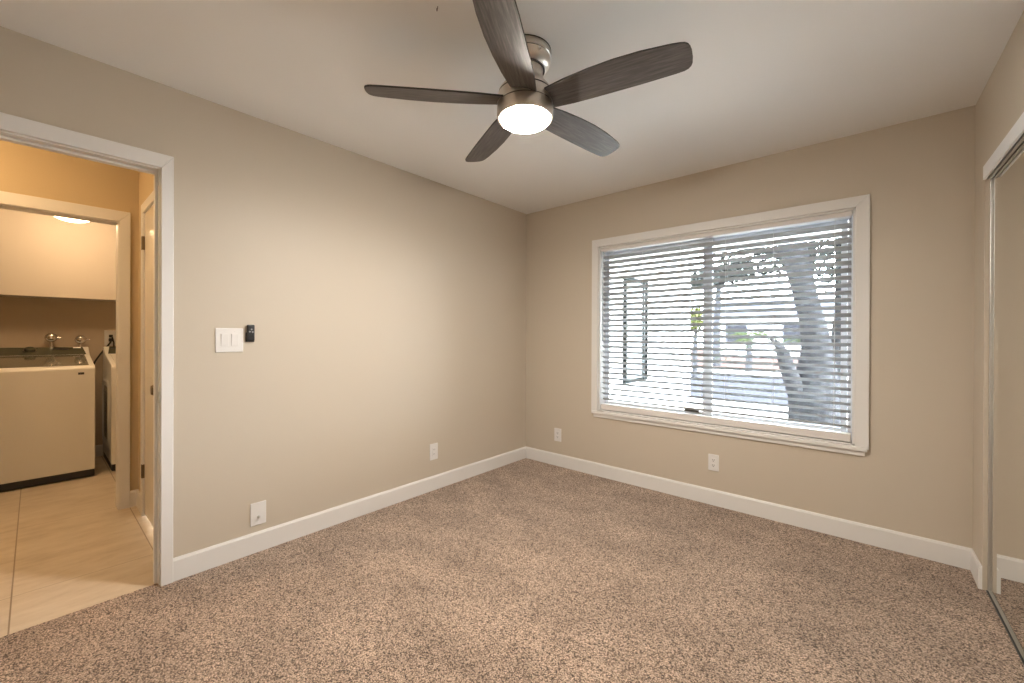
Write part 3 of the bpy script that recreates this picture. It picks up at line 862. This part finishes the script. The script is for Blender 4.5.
mb = MB(); mb.box(LBX + .010, LBX + .040, -2.736, -2.708, 1.190, 1.218); mb.build('plug_body', BLACK, pc2, bevel=0.005)
mb = MB(); mb.tube([(LBX + .036, -2.722, 1.203), (LBX + .07, -2.715, 1.19), (LBX + .078, -2.705, 1.14), (LBX + .04, -2.70, 1.06), (LBX + .03, -2.70, .9)], .006, 10); mb.build('cable', CORDBLACK, pc2, True)

# ------------------------------------------------------------------ outside
struct('ground_patio', MB().box(-0.2, 6, 0.17, 2.9, -0.15, -0.05), CONCRETE, 'pale concrete patio outside the window', 'patio')
struct('ground_yard', MB().box(-30, 30, 2.9, 5.0, -0.2, -0.08), GRAVEL, 'pale gravel front yard', 'yard')
struct('ground_sidewalk', MB().box(-40, 40, 5.0, 5.75, -0.2, -0.06), CONCRETE, 'near pale sidewalk along the street', 'sidewalk')
struct('ground_street', MB().box(-40, 40, 5.75, 12.3, -0.25, -0.10), ASPHALT, 'grey lilac asphalt street', 'street')
struct('ground_far_sidewalk', MB().box(-40, 40, 12.3, 15.2, -0.25, -0.07), CONCRETE, 'pale sidewalk across the street', 'sidewalk')
struct('ground_far_yard', MB().box(-60, 40, 15.2, 45, -0.25, -0.04), PINKGRAVEL, 'pinkish gravel yard across the street', 'yard')
struct('wall_wing', MB().box(-4.0, 0.0, 0.17, 5.0, -0.2, 2.75), STUCCO, 'white stucco side wing of the house outside the window', 'wall')
ww = thing('window_2', 'dark framed window in the white stucco wing', 'window', (0, 2.52, 0.56), kind='structure')
mb = MB()
a, b, z0, z1 = 2.145, 2.9, 0.56, 2.06
for y_ in (a, b - .038):
    mb.box(0.0, 0.05, y_, y_ + .038, z0, z1)
mb.box(0.0, 0.048, a + .038, b - .038, z0, z0 + .05); mb.box(0.0, 0.048, a + .038, b - .038, z1 - .05, z1)
mb.build('outer_frame', DARKMETAL, ww, bevel=0.003)
mb = MB(); mb.box(0.002, 0.03, b - .135, b - .105, z0 + .03, z1 - .03); mb.build('sash', DARKMETAL, ww)
mb = MB(); mb.box(0.004, 0.010, a + .05, b - .05, z0 + .03, z1 - .03); mb.build('pane', mat('pale_curtained_pane', (0.5, 0.53, 0.53), 0.3, spec=0.1), ww)
mb = MB(); mb.box(0.0, 0.09, a - .08, b + .08, z0 - .12, z0 - .02); mb.build('ledge', STUCCO, ww, bevel=.01)
# patio roof
struct('roof_patio', MB().box(-0.3, 4.6, 0.17, 1.9, 2.36, 2.46), PORCHWHITE, 'white patio roof outside the window', 'roof')
mb = MB(); mb.box(-0.0, 4.6, 1.72, 1.86, 2.18, 2.36)
struct('beam_patio', mb, PORCHWHITE, 'white front beam of the patio roof', 'beam', bevel=.01)
struct('post_patio', MB().box(4.4, 4.52, 1.73, 1.85, -0.05, 2.2), PORCHWHITE, 'white patio post out of view to the right', 'post', bevel=.01)

def leaf_cloud(mb, c, rad, n, size, seed):
    rnd = random.Random(seed)
    for _ in range(n):
        while True:
            p = Vector((rnd.uniform(-1, 1), rnd.uniform(-1, 1), rnd.uniform(-1, 1)))
            if p.length < 1: break
        p = Vector(c) + Vector((p.x * rad[0], p.y * rad[1], p.z * rad[2]))
        u = Vector((rnd.gauss(0, 1), rnd.gauss(0, 1), rnd.gauss(0, 1))).normalized()
        w = u.orthogonal().normalized(); w = (Matrix.Rotation(rnd.uniform(0, 6.28), 3, u) @ w)
        s = size * rnd.uniform(.6, 1.3)
        vs = [mb.bm.verts.new(q) for q in (p - u * s, p + w * s * .38 + Vector((0, 0, s * .1)), p + u * s, p - w * s * .38 + Vector((0, 0, s * .1)))]
        mb.bm.faces.new(vs)

# the forked tree in front of the patio
tr_ = thing('tree', 'large forked grey tree just outside the window', 'tree', (2.15, 2.72, -0.08))
mb = MB()
mb.tube([(2.17, 2.73, -0.12), (2.157, 2.726, 0.06), (2.139, 2.711, 0.258), (2.129, 2.703, 0.49), (2.136, 2.71, 0.722), (2.144, 2.718, 1.07), (2.098, 2.68, 1.418), (2.035, 2.626, 1.708), (1.963, 2.565, 2.091), (1.883, 2.497, 2.439), (1.75, 2.45, 3.0), (1.6, 2.5, 3.7)],
        [.36, .30, .275, .265, .215, .155, .125, .118, .13, .14, .11, .06], 20)
mb.build('trunk', BARK, tr_, True)
mb = MB(); mb.tube([(2.12, 2.70, 0.15), (2.07, 2.655, 0.36), (1.97, 2.566, 0.582), (1.89, 2.497, 0.837), (1.845, 2.459, 1.03), (1.80, 2.44, 1.13), (1.72, 2.45, 1.20)], [.17, .14, .105, .082, .07, .045, .015], 14)
mb.build('branch', BARK, tr_, True)
mb = MB(); mb.tube([(2.15, 2.71, 0.3), (2.20, 2.76, 0.49), (2.294, 2.847, 0.781), (2.362, 2.908, 1.188), (2.395, 2.938, 1.652), (2.393, 2.938, 2.117), (2.374, 2.922, 2.465), (2.45, 3.0, 3.1), (2.6, 3.1, 3.7)], [.2, .17, .125, .105, .1, .095, .09, .07, .03], 14)
mb.build('branch', BARK, tr_, True)
mb = MB(); mb.tube([(1.97, 2.57, 2.05), (1.75, 2.75, 2.25), (1.45, 3.0, 2.38), (1.1, 3.3, 2.42)], [.06, .05, .035, .015], 10)
mb.build('branch', BARK, tr_, True)
mb = MB()
leaf_cloud(mb, (1.55, 3.0, 2.42), (0.75, 0.65, 0.45), 1300, .05, 1)
leaf_cloud(mb, (2.2, 2.9, 2.25), (0.55, 0.5, 0.5), 700, .05, 2)
leaf_cloud(mb, (2.2, 3.0, 3.4), (1.7, 1.5, 0.9), 1500, .08, 3)
leaf_cloud(mb, (2.75, 3.1, 2.3), (0.45, 0.5, 0.5), 420, .055, 4)
f = mb.build('foliage', LEAF, tr_, recalc=False); f['kind'] = 'stuff'

def palm(x, y, h, n, L, seed, label):
    rnd = random.Random(seed)
    t = thing('palm_plant', label, 'palm', (x, y, -0.06), 'palms across the street')
    mb = MB(); mb.tube([(x, y, -0.1), (x + .02, y, h * .5), (x, y, h)], [.13, .11, .10], 10); mb.build('trunk', BARK, t, True)
    for k in range(n):
        a = 2 * math.pi * k / n + rnd.uniform(-.2, .2); el = rnd.uniform(.1, 1.1)
        mb = MB()
        d = Vector((math.cos(a), math.sin(a), 0)); sd = Vector((-d.y, d.x, 0))
        pts = []
        for i in range(9):
            s = i / 8
            pts.append(Vector((x, y, h)) + d * (L * s * math.cos(el * .6)) + Vector((0, 0, L * (s * math.sin(el) - .75 * s * s))))
        mb.tube(pts, .012, 6, .004)
        for i in range(1, 9):
            for q in (-1, 1):
                ll_ = L * .28 * (1 - abs(i / 8 - .45))
                tip = pts[i] + sd * q * ll_ + (pts[i] - pts[i - 1]).normalized() * ll_ * .5 - Vector((0, 0, ll_ * .35))
                mb.bm.faces.new([mb.bm.verts.new(v_) for v_ in (pts[i] - Vector((0, 0, .012)), (pts[i] + tip) / 2 + Vector((0, 0, .03)), tip)])
                mb.bm.faces.new([mb.bm.verts.new(v_) for v_ in (pts[i - 1], (pts[i - 1] + tip) / 2 + Vector((0, 0, .02)), tip)])
        mb.build('frond', PALMLEAF, t, recalc=False)
palm(-0.75, 13.9, 1.15, 16, 1.15, 11, 'green palm across the street behind the window mullion')
palm(1.05, 16.9, .95, 14, 1.35, 12, 'green palm across the street left of the forked tree')
palm(3.2, 14.6, .8, 13, 1.2, 13, 'green palm across the street right of the others')
sh = thing('yellow_shrub', 'yellow green shrub beyond the stucco wing', 'shrub', (-1.5, 10.2, -.06))
mb = MB(); mb.tube([(-1.5, 10.2, -.1), (-1.5, 10.2, .8), (-1.48, 10.2, 1.5)], [.09, .08, .05], 10); mb.build('trunk', BARK, sh, True)
mb = MB(); leaf_cloud(mb, (-1.5, 10.2, 1.75), (.22, .3, .45), 420, .09, 21); f = mb.build('foliage', YELLOWLEAF, sh, recalc=False); f['kind'] = 'stuff'
ft = thing('far_tree', 'grey green tree top far across the street', 'tree', (-2.4, 16.0, -.05))
mb = MB(); mb.tube([(-2.4, 16, -.1), (-2.4, 16, 1.5), (-2.3, 16, 3.5)], [.2, .16, .1], 12); mb.build('trunk', BARK, ft, True)
mb = MB(); leaf_cloud(mb, (-2.75, 16, 3.7), (.8, .8, .42), 700, .16, 22); leaf_cloud(mb, (-1.75, 16.2, 3.95), (.75, .8, .45), 520, .16, 23); f = mb.build('foliage', LEAF, ft, recalc=False); f['kind'] = 'stuff'
# house across the street
hs = thing('neighbour_house', 'pale house with grey blue roof across the street', 'house', (-1.5, 27, 0))
mb = MB(); mb.box(-5.5, 3.5, 25, 31, -.1, 2.5); mb.build('wall', STUCCO, hs)
mb = MB(); mb.prism([(-6, 24.5, 2.45), (-6, 28, 3.6), (-6, 31.5, 2.45)], (10, 0, 0)); mb.build('roof', ROOFTILE, hs)
for x0 in (-4.2, -1.2, 1.6):
    mb = MB(); mb.box(x0, x0 + 1.2, 24.96, 25.0, .9, 2.0); fr = mb.build('window', ROOFTILE, hs)
    mb = MB(); mb.box(x0 + .06, x0 + 1.14, 24.94, 24.965, .96, 1.94); mb.build('pane', ASPHALT, fr)
